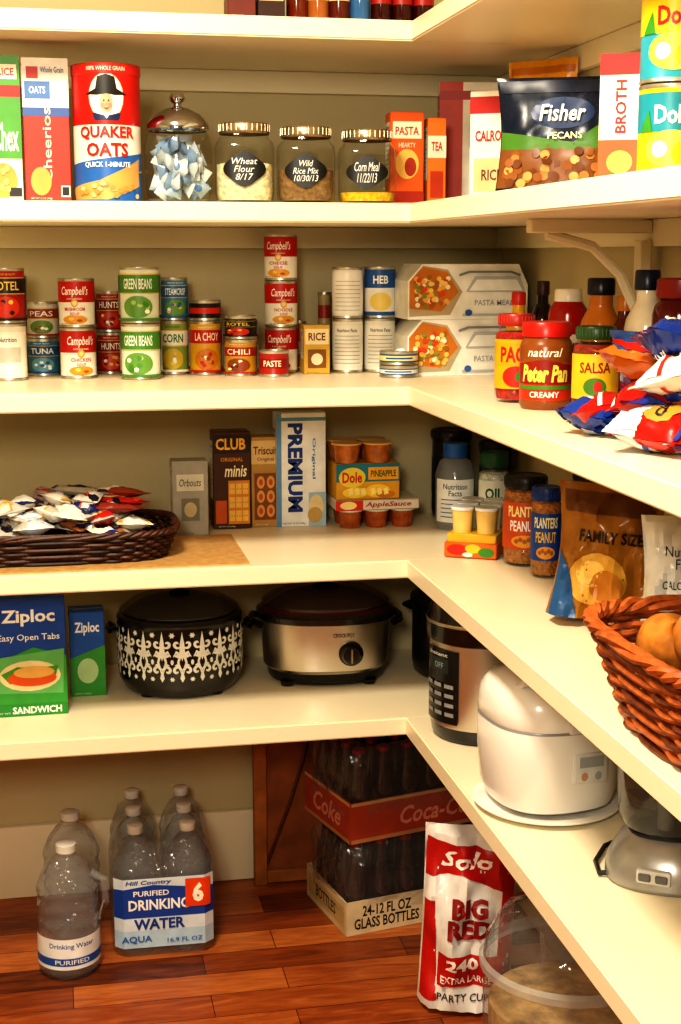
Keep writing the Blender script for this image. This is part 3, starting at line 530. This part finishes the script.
b=B();bag(b,.175,.215,.08,M('#a06a22',.25),[('r',-.9,.9,.78,.94,'#6a3c10'),('e',-.1,.3,.6,.2,'#d8a848'),('e',-.25,.34,.3,.1,'#f0cc70'),('e',.1,.26,.35,.12,'#c88430'),('p',[(-.95,.0),(-.4,.0),(-.7,.35),(-.95,.5)],'#2a5888'),('t','FAMILY SIZE',.1,.62,1.3,.09,'#2a1408',.03)],11,wr=.012,n=26,pinch=.14)
b.done('potato_chip_bag',(.845,2.125,S4+.010),eul=(-.12,.06,-.5))
b=B();bag(b,.14,.2,.07,M('#e4e4e0',.25),[('t','Nutrition\nFacts',0,.7,1.0,.16,'#2a2a3a',.0),('t','CALORIES 150',0,.5,1.1,.06,'#2a2a3a')]+[('r',-.6,.6,.42-k*.06,.43-k*.06,'#6a6a78') for k in range(5)],15,wr=.010,n=22,pinch=.12)
b.done('tortilla_chip_bag',(.90,1.93,S4+.006),eul=(-.1,0,-.45))
WK=M('#b2602c',.45,0,.3,60,.2);WK2=M('#70361a',.5,0,.3,60,.2)
basket('wicker_basket',(.815,1.545,S4+.001),.168,.20,.128,.26,14,36,WK,WK2,.008)
b=B()
for (x,y,z,r) in ((.75,1.655,.10,.04),(.83,1.655,.10,.042),(.765,1.575,.125,.043),(.86,1.57,.11,.044),(.76,1.48,.11,.042),(.84,1.475,.125,.045),(.90,1.5,.1,.038),(.78,1.41,.1,.04),(.86,1.41,.1,.04),(.81,1.54,.05,.04),(.8,1.46,.05,.04)):
    X=T(x,y,S4+z,R0.uniform(-.8,.8),R0.uniform(-.6,.6),0)
    b.lathe([(0,-r*.9),(r*.3,-r*.88),(r*.75,-r*.62),(r,-.1*r),(r*.96,r*.3),(r*.7,r*.7),(r*.3,r*.92),(r*.12,r*1.1),(r*.06,r*1.35),(0,r*1.4)],M(R0.choice(['#b8702c','#a85c24','#c07c34']),.35,0,.3,50),X=X,seg=28)
b.done('onions')
# ================= SHELF 5 =================
carton('storage_bag_box',-14,68,598,2.83,S5,.06,'#1d4fa6',[('t','Ziploc',.1,.83,1.3,.14,'#f4f4f0',.03),('t','Easy Open Tabs',.1,.66,1.5,.07,'#f4f4f0',.01),('p',[(-1,.42),(.2,.58),(1,.5),(1,.0),(-1,.0)],'#3a9a3c'),('p',[(-.7,.5),(.95,.56),(.9,.18),(-.65,.2)],'#6ab46a'),('e',.1,.34,.75,.13,'#e8d8a8'),('p',[(-.6,.36),(-.2,.42),(.3,.4),(.8,.42),(.7,.3),(.2,.26),(-.4,.28)],'#4a9a30'),('e',.15,.32,.6,.07,'#d85a20'),('e',.2,.37,.5,.05,'#e0b060'),('r',-1,1,0,.1,'#2a8a34'),('t','SANDWICH',.25,.05,1.2,.06,'#f4f4f0',.03)],rot=.02)
carton('storage_bag_box',71,106,612,2.94,S5,.06,'#1f5cb0',[('t','Ziploc',0,.8,1.4,.16,'#f4f4f0',.03),('p',[(-1,.45),(1,.6),(1,0),(-1,0)],'#3a9a3c'),('e',0,.3,.6,.15,'#b8d8a0')],rot=.02)
bkg=M('#0b0a0a',.25,0,.1,20,0,.4)
Xs=bx(178,2.98,S5);b=B();a=.132;sy=.95
b.lathe([(0,.006),(a*.86,.006),(a*.9,.012),(a*.97,.03),(a,.06),(a,.14),(a*.985,.152,M('#3a3a3a',.2,.8)),(a*1.0,.156),(a*.98,.162,bkg),(a*.93,.166),(a*.95,.172,M('#1a1614',.08,0,.1,20,0,.6)),(a*.9,.178),(a*.7,.195),(a*.35,.208),(.02,.212),(.008,.213,bkg),(.01,.222),(.024,.228),(.026,.236),(.018,.241),(0,.242)],bkg,seg=56,sy=sy)
for k in range(4):
    q=math.pi/4+k*math.pi/2;b.lathe([(.014,0),(.016,.01),(0,.011)],M('#111111'),X=T(a*.75*math.cos(q),a*.75*math.sin(q)*sy,0),seg=12)
def spiral(cx,cy,r,dirn,st,turns,ar):
    return [(cx+r*(1-i/22.)*math.cos(st+dirn*i/22.*turns*6.28),cy+ar*r*(1-i/22.)*math.sin(st+dirn*i/22.*turns*6.28)) for i in range(20)]
hh=.112;ar=a*1.25/hh;wm='#e8e8e2';L=[]
def leaf(cx,cy,an,l,w):
    c,s=math.cos(an),math.sin(an);pts=[(0,0),(.3,.5),(.6,.45),(1,0),(.6,-.45),(.3,-.5)]
    return ('p',[(cx+(p*l*c-q*w*s),cy+ar*(p*l*s+q*w*c)) for p,q in pts],wm)
for ci in range(-5,6):
    cx=ci*.25
    for sg in (-1,1):
        L.append(('s',spiral(cx+sg*.06,.74,.06,sg,1.57+sg*1.57,1.1,ar),.019,wm,ar))
        L.append(('s',spiral(cx+sg*.065,.24,.062,-sg,-1.57-sg*1.57,1.1,ar),.019,wm,ar))
        L.append(('s',[(cx+sg*.005,.15),(cx+sg*.05,.4),(cx+sg*.02,.55),(cx+sg*.07,.6),(cx+sg*.11,.5)],.019,wm,ar))
        for q in range(4):
            a0=.3+q*.7;L.append(leaf(cx+sg*.03,.5,a0 if sg>0 else math.pi-a0,.085,.035))
        for q in range(3):
            a0=-.2-q*.6;L.append(leaf(cx+sg*.03,.36,a0 if sg>0 else math.pi-a0,.07,.03))
    L.append(('p',[(cx,.42),(cx+.035,.58),(cx+.028,.75),(cx,.97),(cx-.028,.75),(cx-.035,.58)],wm))
    L.append(('p',[(cx,.02),(cx+.03,.1),(cx,.28),(cx-.03,.1)],wm))
    for q in range(6): L.append(leaf(cx+.125,.9,q*1.047,.04,.022))
    for q in range(6): L.append(leaf(cx+.125,.08,q*1.047,.035,.02))
    L.append(('e',cx+.125,.4,.02,.05,wm))
b.dec(L,lambda u,v,o:((a+.0008)*math.sin(u*1.25),-(a*sy+.0008)*math.cos(u*1.25),.04+v*hh),.1,st=.0)
b.tube([(-a*.98,0,.13),(-a-.016,-.03,.132),(-a-.018,0,.132),(-a-.016,.03,.132),(-a*.98,0,.128)],.007,bkg)
b.tube([(a*.98,0,.13),(a+.016,-.03,.132),(a+.018,0,.132),(a+.016,.03,.132),(a*.98,0,.128)],.007,bkg)
b.done('slow_cooker',(Xs+.006,2.98,S5+.0003),face(Xs,3)+.03)
Xs=bx(324,3.0,S5);b=B();a=.145;sy=.8;ss=M('#d4ccc0',.33,1.,.05,8)
b.lathe([(0,.006),(a*.84,.006),(a*.86,.012,M('#141312',.3)),(a*.87,.028,ss),(a*.93,.036),(a*.96,.12),(a*.955,.135,bkg),(a*1.02,.138),(a*1.03,.15),(a*.98,.155,M('#3a100c',.12)),(a*.93,.163),(a*.95,.17,M('#2a1410',.08,0,.1,20,0,.6)),(a*.88,.178),(a*.6,.196),(a*.2,.206),(.02,.207),(.01,.208,bkg),(.01,.216),(.03,.22),(.03,.228),(0,.231)],bkg,seg=56,sy=sy,sq=2.4)
for q in (-1,1):
    for p in (-1,1): b.lathe([(.014,0),(.016,.01),(0,.011)],bkg,X=T(q*a*.6,p*a*.5,0),seg=12)
for sg in(-1,1):
    b.tube([(sg*a*.97,-.045,.125),(sg*(a+.012),-.035,.13),(sg*(a+.016),0,.13),(sg*(a+.012),.035,.13),(sg*a*.97,.045,.125)],.008,bkg,seg=8)
yf=-a*.955*sy
kn=T(.045,yf*.98+.0,.075,math.pi/2,0,.0)
b.lathe([(.026,-.004),(.026,.004),(.022,.008,bkg),(.018,.02),(0,.021)],bkg,X=kn,seg=24)
b.box((.045,yf-.021,.075),(.004,.008,.03),STEEL(),.001)
b.dec([('t','CROCK-POT',0,.5,.5,.08,'#2a2622',.01)],lambda u,v,o:(u*.09+.03,yf-.001-o,.06+v*.11))
b.done('slow_cooker',(Xs+.003,3.0,S5+.0003),-.1)
# black stock pot in the corner
b=B();r=.115;bk2=M('#100e0e',.35,0,.2,30,0,.2)
b.lathe([(0,0),(r*.9,0),(r*.97,.008),(r,.03),(r,.16),(r*1.04,.164),(r*1.04,.17),(r*.98,.174),(r*.8,.195),(r*.4,.208),(.012,.21),(.01,.225),(.024,.23),(.022,.24),(0,.241)],bk2,seg=48)
for sg in(-1,1): b.tube([(-.035,sg*r*.98,.135),(-.03,sg*(r+.02),.138),(.03,sg*(r+.02),.138),(.035,sg*r*.98,.135)],.006,bk2,seg=8)
b.done('stock_pot',(.868,2.97,S5+.0003),.8)
# pressure cooker
b=B();r=.103;st2=M('#cfc8bd',.38,1.,.05,8)
b.lathe([(0,0),(r*.85,0),(r*.93,.01),(r*.96,.03,st2),(r*.98,.035),(r*.98,.19,bkg),(r*1.03,.193),(r*1.05,.205),(r*1.05,.225,st2),(r*1.055,.228),(r*1.05,.231,bkg),(r*1.0,.238),(r*.98,.252),(r*.85,.27),(r*.4,.282),(0,.284)],bkg,seg=48)
b.box((0,0,.292),(.11,.032,.02),bkg,.006,seg=3);b.lathe([(.013,.27),(.013,.3),(0,.302)],M('#222222'),X=T(.05,.05,0),seg=16)
k_=1.25;mpx=cyl(r*.985,.14,.04,k_);b.surf(mpx,10,1,None,None,.002,lambda u,v:M('#141516',.25),-.36,.36,0,1)
b.dec([('r',-.2,.2,.68,.88,'#20282a'),('t','OFF',0,.78,.2,.08,'#8a9898',.01)]+[('r',-.3+.22*(i%3),-.14+.22*(i%3),.1+.13*(i//3),.155+.13*(i//3),'#8a8c8c') for i in range(12)]+[('t','Instant',0,.94,.4,.05,'#c8c8c4')],cyl(r*.985+.002,.14,.04,k_),.1)
b.done('pressure_cooker',(.785,2.56,S5+.0003),-1.2)
# rice cooker on plate
WH=M('#e8e5e0',.25,0,.02,6,0,.4);X,Y=.785,2.185;b=B();r=.111
b.lathe([(0,.0),(.06,.0),(.1,.004),(.122,.009),(.124,.012),(.118,.012),(.09,.007),(0,.006)],M('#f0ece4',.25),seg=48)
b.done('dinner_plate',(X,Y,S5+.0005))
b=B()
b.lathe([(0,0),(r*.74,0),(r*.88,.008),(r*.95,.03),(r,.09),(r*1.0,.142,M('#8a8c90',.3)),(r*.985,.146,WH),(r*1.0,.149),(r*.995,.17),(r*.96,.19),(r*.86,.206),(r*.6,.216),(0,.22)],WH,seg=56,sq=2.6)
b.tube([(-r*.7,-.03,.2),(-r*.68,-.06,.218),(r*.5,-.06,.218),(r*.62,-.03,.2)],.006,WH,seg=8)
b.lathe([(.03,0),(.03,.004),(.024,.006),(0,.006)],M('#b8babc',.2,.5),X=T(.0,.03,.218),seg=24)
b.box((.02,-r*.985,.085),(.06,.01,.05),M('#d4d4d2',.3),.004,seg=2)
b.dec([('r',-.7,.7,.55,.9,'#a0a6a8'),('e',-.4,.25,.2,.14,'#c89a7a'),('e',.4,.25,.2,.14,'#a0a2a4')],lambda u,v,o:(.02+u*.03,-r*.985-.0055-o,.06+v*.05))
b.box((0,-r*1.0,.152),(.04,.014,.016),M('#d0d0ce',.3),.004,seg=2)
b.done('rice_cooker',(X,Y,S5+.013),.12)
# food processor
X,Y=.862,1.885;b=B();gm=M('#a8a8a8',.3,.6)
b.lathe([(0,0),(.08,0),(.084,.006),(.082,.03),(.068,.055),(.052,.07,M('#2a2a2c',.3)),(.054,.075)],gm,seg=48,sq=2.6)
b.lathe([(.045,.073),(.062,.08),(.07,.1),(.074,.175),(.076,.18)],GL('#b8babc',.9,0,40,.05),seg=40)
b.lathe([(.078,.178),(.08,.182),(.076,.19),(.05,.196),(.026,.197),(.026,.23),(.022,.232),(.022,.2),(0,.2)],M('#4a4a4c',.2),seg=40)
b.lathe([(.012,.07),(.014,.14),(0,.145)],M('#c8c8c4',.3),seg=16)
for zc in (.09,.115):
    for sg in (-1,1): b.add([(sg*.012,-.006,zc),(sg*.035,-.016,zc-.003),(sg*.062,.0,zc+.006),(sg*.05,.014,zc+.002),(sg*.012,.008,zc)],[[0,1,2,3,4]],STEEL())
b.tube([(.07,0,.17),(.1,0,.165),(.105,0,.13),(.07,0,.09)],.009,M('#4a4a4c',.2),seg=8)
b.box((0,-.08,.026),(.05,.012,.022),M('#d0d0d0',.3),.004,seg=2);b.box((-.012,-.087,.026),(.018,.004,.012),M('#6a6a6a'),.002);b.box((.012,-.087,.026),(.018,.004,.012),M('#6a6a6a'),.002)
b.tube([(-.06,-.04,.006),(-.085,-.05,.006),(-.1,-.01,.006),(-.1,.05,.006),(-.08,.09,.006)],.004,M('#1a1a1a'),seg=6)
b.done('food_processor',(X,Y,S5+.001),-.6)
# ================= FLOOR =================
def waterbottle(b,X,r,h,cap,rib=4,L=None,g=None,gal=False):
    g=g or GL('#f4f8fc',1.0,.7,35,.07,name='pet_plastic')
    p=[(0,.012),(r*.4,.008),(r*.8,0),(r*.97,.012)]
    hb=h*.66
    for i in range(rib*4+1):
        p.append((r*(1-.03*(1-math.cos(i*math.pi/2))),.02+(hb-.02)*i/(rib*4)))
    p+=[(r*.97,hb+h*.03),(r*.8,h*.79),(r*.5,h*.88),(r*.3,h*.91),(r*.28,h*.93),(r*.34,h*.935),(r*.28,h*.94)]
    b.lathe(p,g,X=X,seg=32)
    b.lathe([(r*.31,h*.935),(r*.33,h*.94),(r*.33,h*.995),(r*.28,h),(0,h)],cap,X=X,seg=20)
    if L:b.dec(L,cyl(r*1.003,h),.1,X=X)
CAP=M('#d8d8d0',.4)
b=B();waterbottle(b,None,.062,.27,CAP,5,None)
b.tube([(.045,-.03,.215),(.07,-.04,.2),(.072,-.035,.15),(.055,-.035,.12)],.008,GL('#f2f7fb',.9,.3,35,.1),seg=8)
b.dec([('r',-1.2,1.2,.1,.34,'#e8ecef'),('t','Drinking Water',0,.28,1.2,.05,'#1a4a98',.01),('r',-1.2,1.2,.13,.19,'#2a5aa8'),('t','PURIFIED',0,.16,.9,.035,'#f0f0f0',.01)],cyl(.0625,.27),.1)
b.done('water_jug',(bx(70,2.80,0),2.80,0.0003),.1)
jx=bx(74,2.96,0);b=B();waterbottle(b,None,.06,.27,CAP,5,None);b.done('water_jug',(jx-.0,2.97,0.0003),.1)
b=B();r=.05;x0=bx(138,2.87,0);sp_=.108
for i in range(2):
    for j in range(3):
        waterbottle(b,T(i*sp_+.0,j*.101,0),r,.27,CAP,5,None)
def wrap(u,v,o):
    t=u*math.pi;ca,sa=math.cos(t),math.sin(t);e=2/5.
    x=math.copysign(abs(sa)**e,sa)*(sp_/2+r+.004+o);y=-math.copysign(abs(ca)**e,ca)*(.101+r+.004+o)
    q=1 if v<.65 else 1-(v-.65)*.5
    return (sp_/2+x*q,.101+y*q,.004+v*.235+.005*noise.noise(Vector((u*5,v*5,1))))
b.surf(wrap,64,14,GL('#fafcff',.8,1.0,24,.05,name='shrink_film'),u0=-.72,u1=.72)
def lab(u,v,o):
    x=sp_/2+u*(sp_/2+r);d=abs(u)
    return (x,-(r+.0055+o)+.02*(max(0,d-.8)/.2)**2,.004+v*.235)
b.dec([('r',-.98,.98,.08,.72,'#d4dfe8'),('r',-.98,.98,.08,.24,'#b8d0e4'),('p',[(-.98,.36),(-.98,.62),(-.2,.66),(.98,.6),(.98,.36)],'#1c48a0'),('t','Hill Country',-.3,.68,.9,.05,'#1a3f90',.02,.2),('t','PURIFIED',-.25,.585,.7,.05,'#f4f4f0',.02),('t','DRINKING',-.1,.48,1.2,.1,'#f4f4f0',.03),('t','WATER',-.1,.3,1.0,.1,'#1a3f90',.03),('t','AQUA',-.55,.16,.6,.07,'#2a6ab0',.02),('t','16.9 FL OZ',.4,.14,.7,.04,'#2a6ab0',.01),('r',.42,.92,.44,.7,'#e04a14'),('t','6',.67,.57,.22,.18,'#fff4e0',.05)],lab,.2,0,st=.0006)
b.done('water_bottle_pack',(x0,2.87,0.0003),-.02)
# wood panel against wall
wp=M('#8a4e26',.5,0,.35,14,.1);wf=M('#a0622e',.5,0,.3,20);b=B()
b.box((0,0,.22),(.17,.014,.44),wp,.002);b.box((-.07,-.01,.22),(.03,.01,.44),wf,.002);b.box((.07,-.01,.22),(.03,.01,.44),wf,.002)
for z in (.02,.42):b.box((0,-.01,z),(.112,.01,.03),wf,.002)
b.tube([(-.055,-.009,.05),(0,-.012,.2),(.03,-.012,.3),(.05,-.009,.4)],.004,M('#5a3014'),seg=6)
b.done('wood_panel',(bx(290,3.13,0),3.125,0.0005),0)
# soda crates
def crate(zb,tray,base,L,Ll,name,c0,rot,sx=.36,sy=.225,bh=.19):
    b=B();t=.004;cb=M(base,.6)
    b.box((0,0,.003),(sx,sy,.005),cb,0)
    b.box((0,-sy/2,tray/2),(sx,t,tray),cb,0);b.box((0,sy/2,tray/2),(sx,t,tray),cb,0)
    b.box((-sx/2,0,tray/2),(t,sy,tray),cb,0);b.box((sx/2,0,tray/2),(t,sy,tray),cb,0)
    b.dec(L,flat(sx,tray,sy+t));b.dec(Ll,left(sx+t,tray,sy))
    gb=M('#240c06',.08,0,.1,10,0,.5)
    for i in range(6):
        for j in range(4):
            r=.0262;X=T(-sx/2+.034+i*(sx-.068)/5,-sy/2+.031+j*(sy-.062)/3,.006)
            b.lathe([(0,0),(r*.85,0),(r,.01),(r*.97,.04),(r*.86,.06),(r*.95,.09),(r*.9,.11),(r*.55,.14),(r*.42,.165),(r*.42,.178),(r*.5,.18,M('#8a1414',.3,.4)),(r*.52,.184),(r*.5,.19),(0,.191)],gb,X=X,seg=16)
    def fm_(u,v,o):
        tt=u*math.pi;ca,sa=math.cos(tt),math.sin(tt);e=2/6.;q=1 if v<.6 else 1-(v-.6)**1.3*.9
        n=.008*noise.noise(Vector((u*9,v*6,zb)))
        return (math.copysign(abs(sa)**e,sa)*(sx/2+.004+n)*q,-math.copysign(abs(ca)**e,ca)*(sy/2+.004+n)*q,tray*.6+(bh+.012-tray*.6)*min(1,v*1.25))
    b.surf(fm_,60,12,GL('#fafafa',.9,1.,22,.035,name='shrink_film2'))
    c,s=math.cos(rot),math.sin(rot)
    return b.done(name,(c0[0]+sx/2*c-sy/2*s,c0[1]+sx/2*s+sy/2*c,zb),rot)
crate(.001,.075,'#c8b48c',[('r',-1,1,.0,1,'#d6c6a4'),('t','24-12 FL OZ\nGLASS BOTTLES',-.48,.5,.85,.7,'#1c1410',.02),('r',.1,.9,.1,.9,'#c8301c'),('t','Coca-Cola',.5,.5,.6,.5,'#f0e4d0',.02,.3)],[('r',-.9,.9,.2,.8,'#b8a070'),('t','BOTTLES',0,.5,1,.35,'#2a1c14')],'soda_crate',(.575,2.825),.2)
crate(.205,.09,'#a84428',[('t','Coca-Cola',.2,.5,1.1,.45,'#d8907a',.02,.3),('r',-1,1,0,.1,'#b88458'),('r',-1,1,.92,1,'#c8a070')],[('t','Coke',0,.5,1.2,.5,'#d8907a',.02,.3),('r',-1,1,.92,1,'#c8a070'),('r',-1,1,0,.1,'#b88458')],'soda_crate',(.585,2.83),.26)
# cup package
b=B();bag(b,.18,.35,.13,M('#e0deda',.25),[('p',[(-.97,.05),(-.97,.6),(-.75,.6),(-.6,.05)],'#b81812'),('p',[(.97,.05),(.97,.7),(.7,.7),(.6,.05)],'#b81812'),('p',[(-.97,.93),(.97,.88),(.97,.66),(.3,.7),(-.2,.76),(-.97,.72)],'#b01610'),('r',-.62,.7,.14,.32,'#b81a16'),('t','Solo',-.1,.83,1.1,.09,'#f4f0ea',.03,.3),('t','PARTY CUPS',0,.08,1.2,.04,'#2a2a2a',.01),('t','240',-.1,.27,.7,.07,'#f4f0ea',.04),('t','EXTRA LARGE',0,.18,1.1,.04,'#f4f0ea',.02),('t','BIG\nRED',0.02,.52,.95,.22,'#8a100c',.05)],21,wr=.012,n=24,pinch=.03)
b.done('paper_cup_package',(.742,2.51,.008),eul=(-.06,.04,-.25))
# clear food container + gallon jug
b=B();cg=GL('#f4f6f6',.9,.3,20,.05,name='clear_plastic')
b.lathe([(0,.02),(.12,.02),(.135,.03),(.14,.05),(.14,.3),(.135,.33),(.11,.37),(.06,.39),(.035,.395),(.03,.42),(.0,.424)],cg,seg=48)
b.lathe([(0,.0),(.14,.0),(.146,.01),(.146,.03),(.14,.034)],M('#d8d4cc',.3),seg=48)
b.lathe([(0,.03),(.125,.03),(.13,.05),(.13,.22),(0,.235)],M('#b89a6c',.6,0,.4,30,.4),seg=40)
b.lathe([(.141,.28),(.147,.285),(.147,.296),(.141,.303)],GL('#e8eaea',.9,0,20,.25),seg=48)
b.lathe([(.045,.4),(.048,.405),(.048,.425),(.04,.43),(0,.43)],GL('#e8eaea',.9,0,20,.35),seg=32)
b.done('cereal_container',(.80,2.10,.0003))
b=B();waterbottle(b,None,.065,.33,CAP,3,None,GL('#f4f6f6',.9,.4,30,.1));b.done('water_jug',(.90,2.34,0.0003))
# ================= LIGHT =================
def area(nm,loc,tgt,sz,e,col,shape='RECTANGLE',sy=None):
    l=bpy.data.lights.new(nm,'AREA');l.energy=e;l.size=sz;l.shape=shape;l.size_y=sy or sz;l.color=col
    o=bpy.data.objects.new(nm,l);o.location=loc;o.rotation_euler=(Vector(tgt)-Vector(loc)).to_track_quat('-Z','Y').to_euler();bpy.context.scene.collection.objects.link(o)
area('ceiling_light',(-.15,1.5,2.5),(-.1,1.75,0),.35,42,(1,.88,.69))
area('front_fill_light',(-.4,-.4,1.9),(.4,3,1.1),.45,29,(1,.91,.74))  # soft fill added behind the camera to lift the back wall; no doorway there
w=bpy.data.worlds.new('world');bpy.context.scene.world=w;w.use_nodes=True
w.node_tree.nodes['Background'].inputs[0].default_value=(1,.9,.75,1);w.node_tree.nodes['Background'].inputs[1].default_value=.3
# ================= CAMERA =================
cd=bpy.data.cameras.new('camera');cd.sensor_fit='VERTICAL';cd.sensor_height=36;cd.lens=36*F/1024;cd.clip_start=.05
co=bpy.data.objects.new('camera',cd);co.location=(0,0,H);co.rotation_euler=(math.pi/2-P,0,-YA)
bpy.context.scene.collection.objects.link(co);bpy.context.scene.camera=co
bpy.context.scene.view_settings.view_transform='Standard'
for lk in ('High Contrast','Medium High Contrast'):
    try: bpy.context.scene.view_settings.look=lk;break
    except Exception: pass
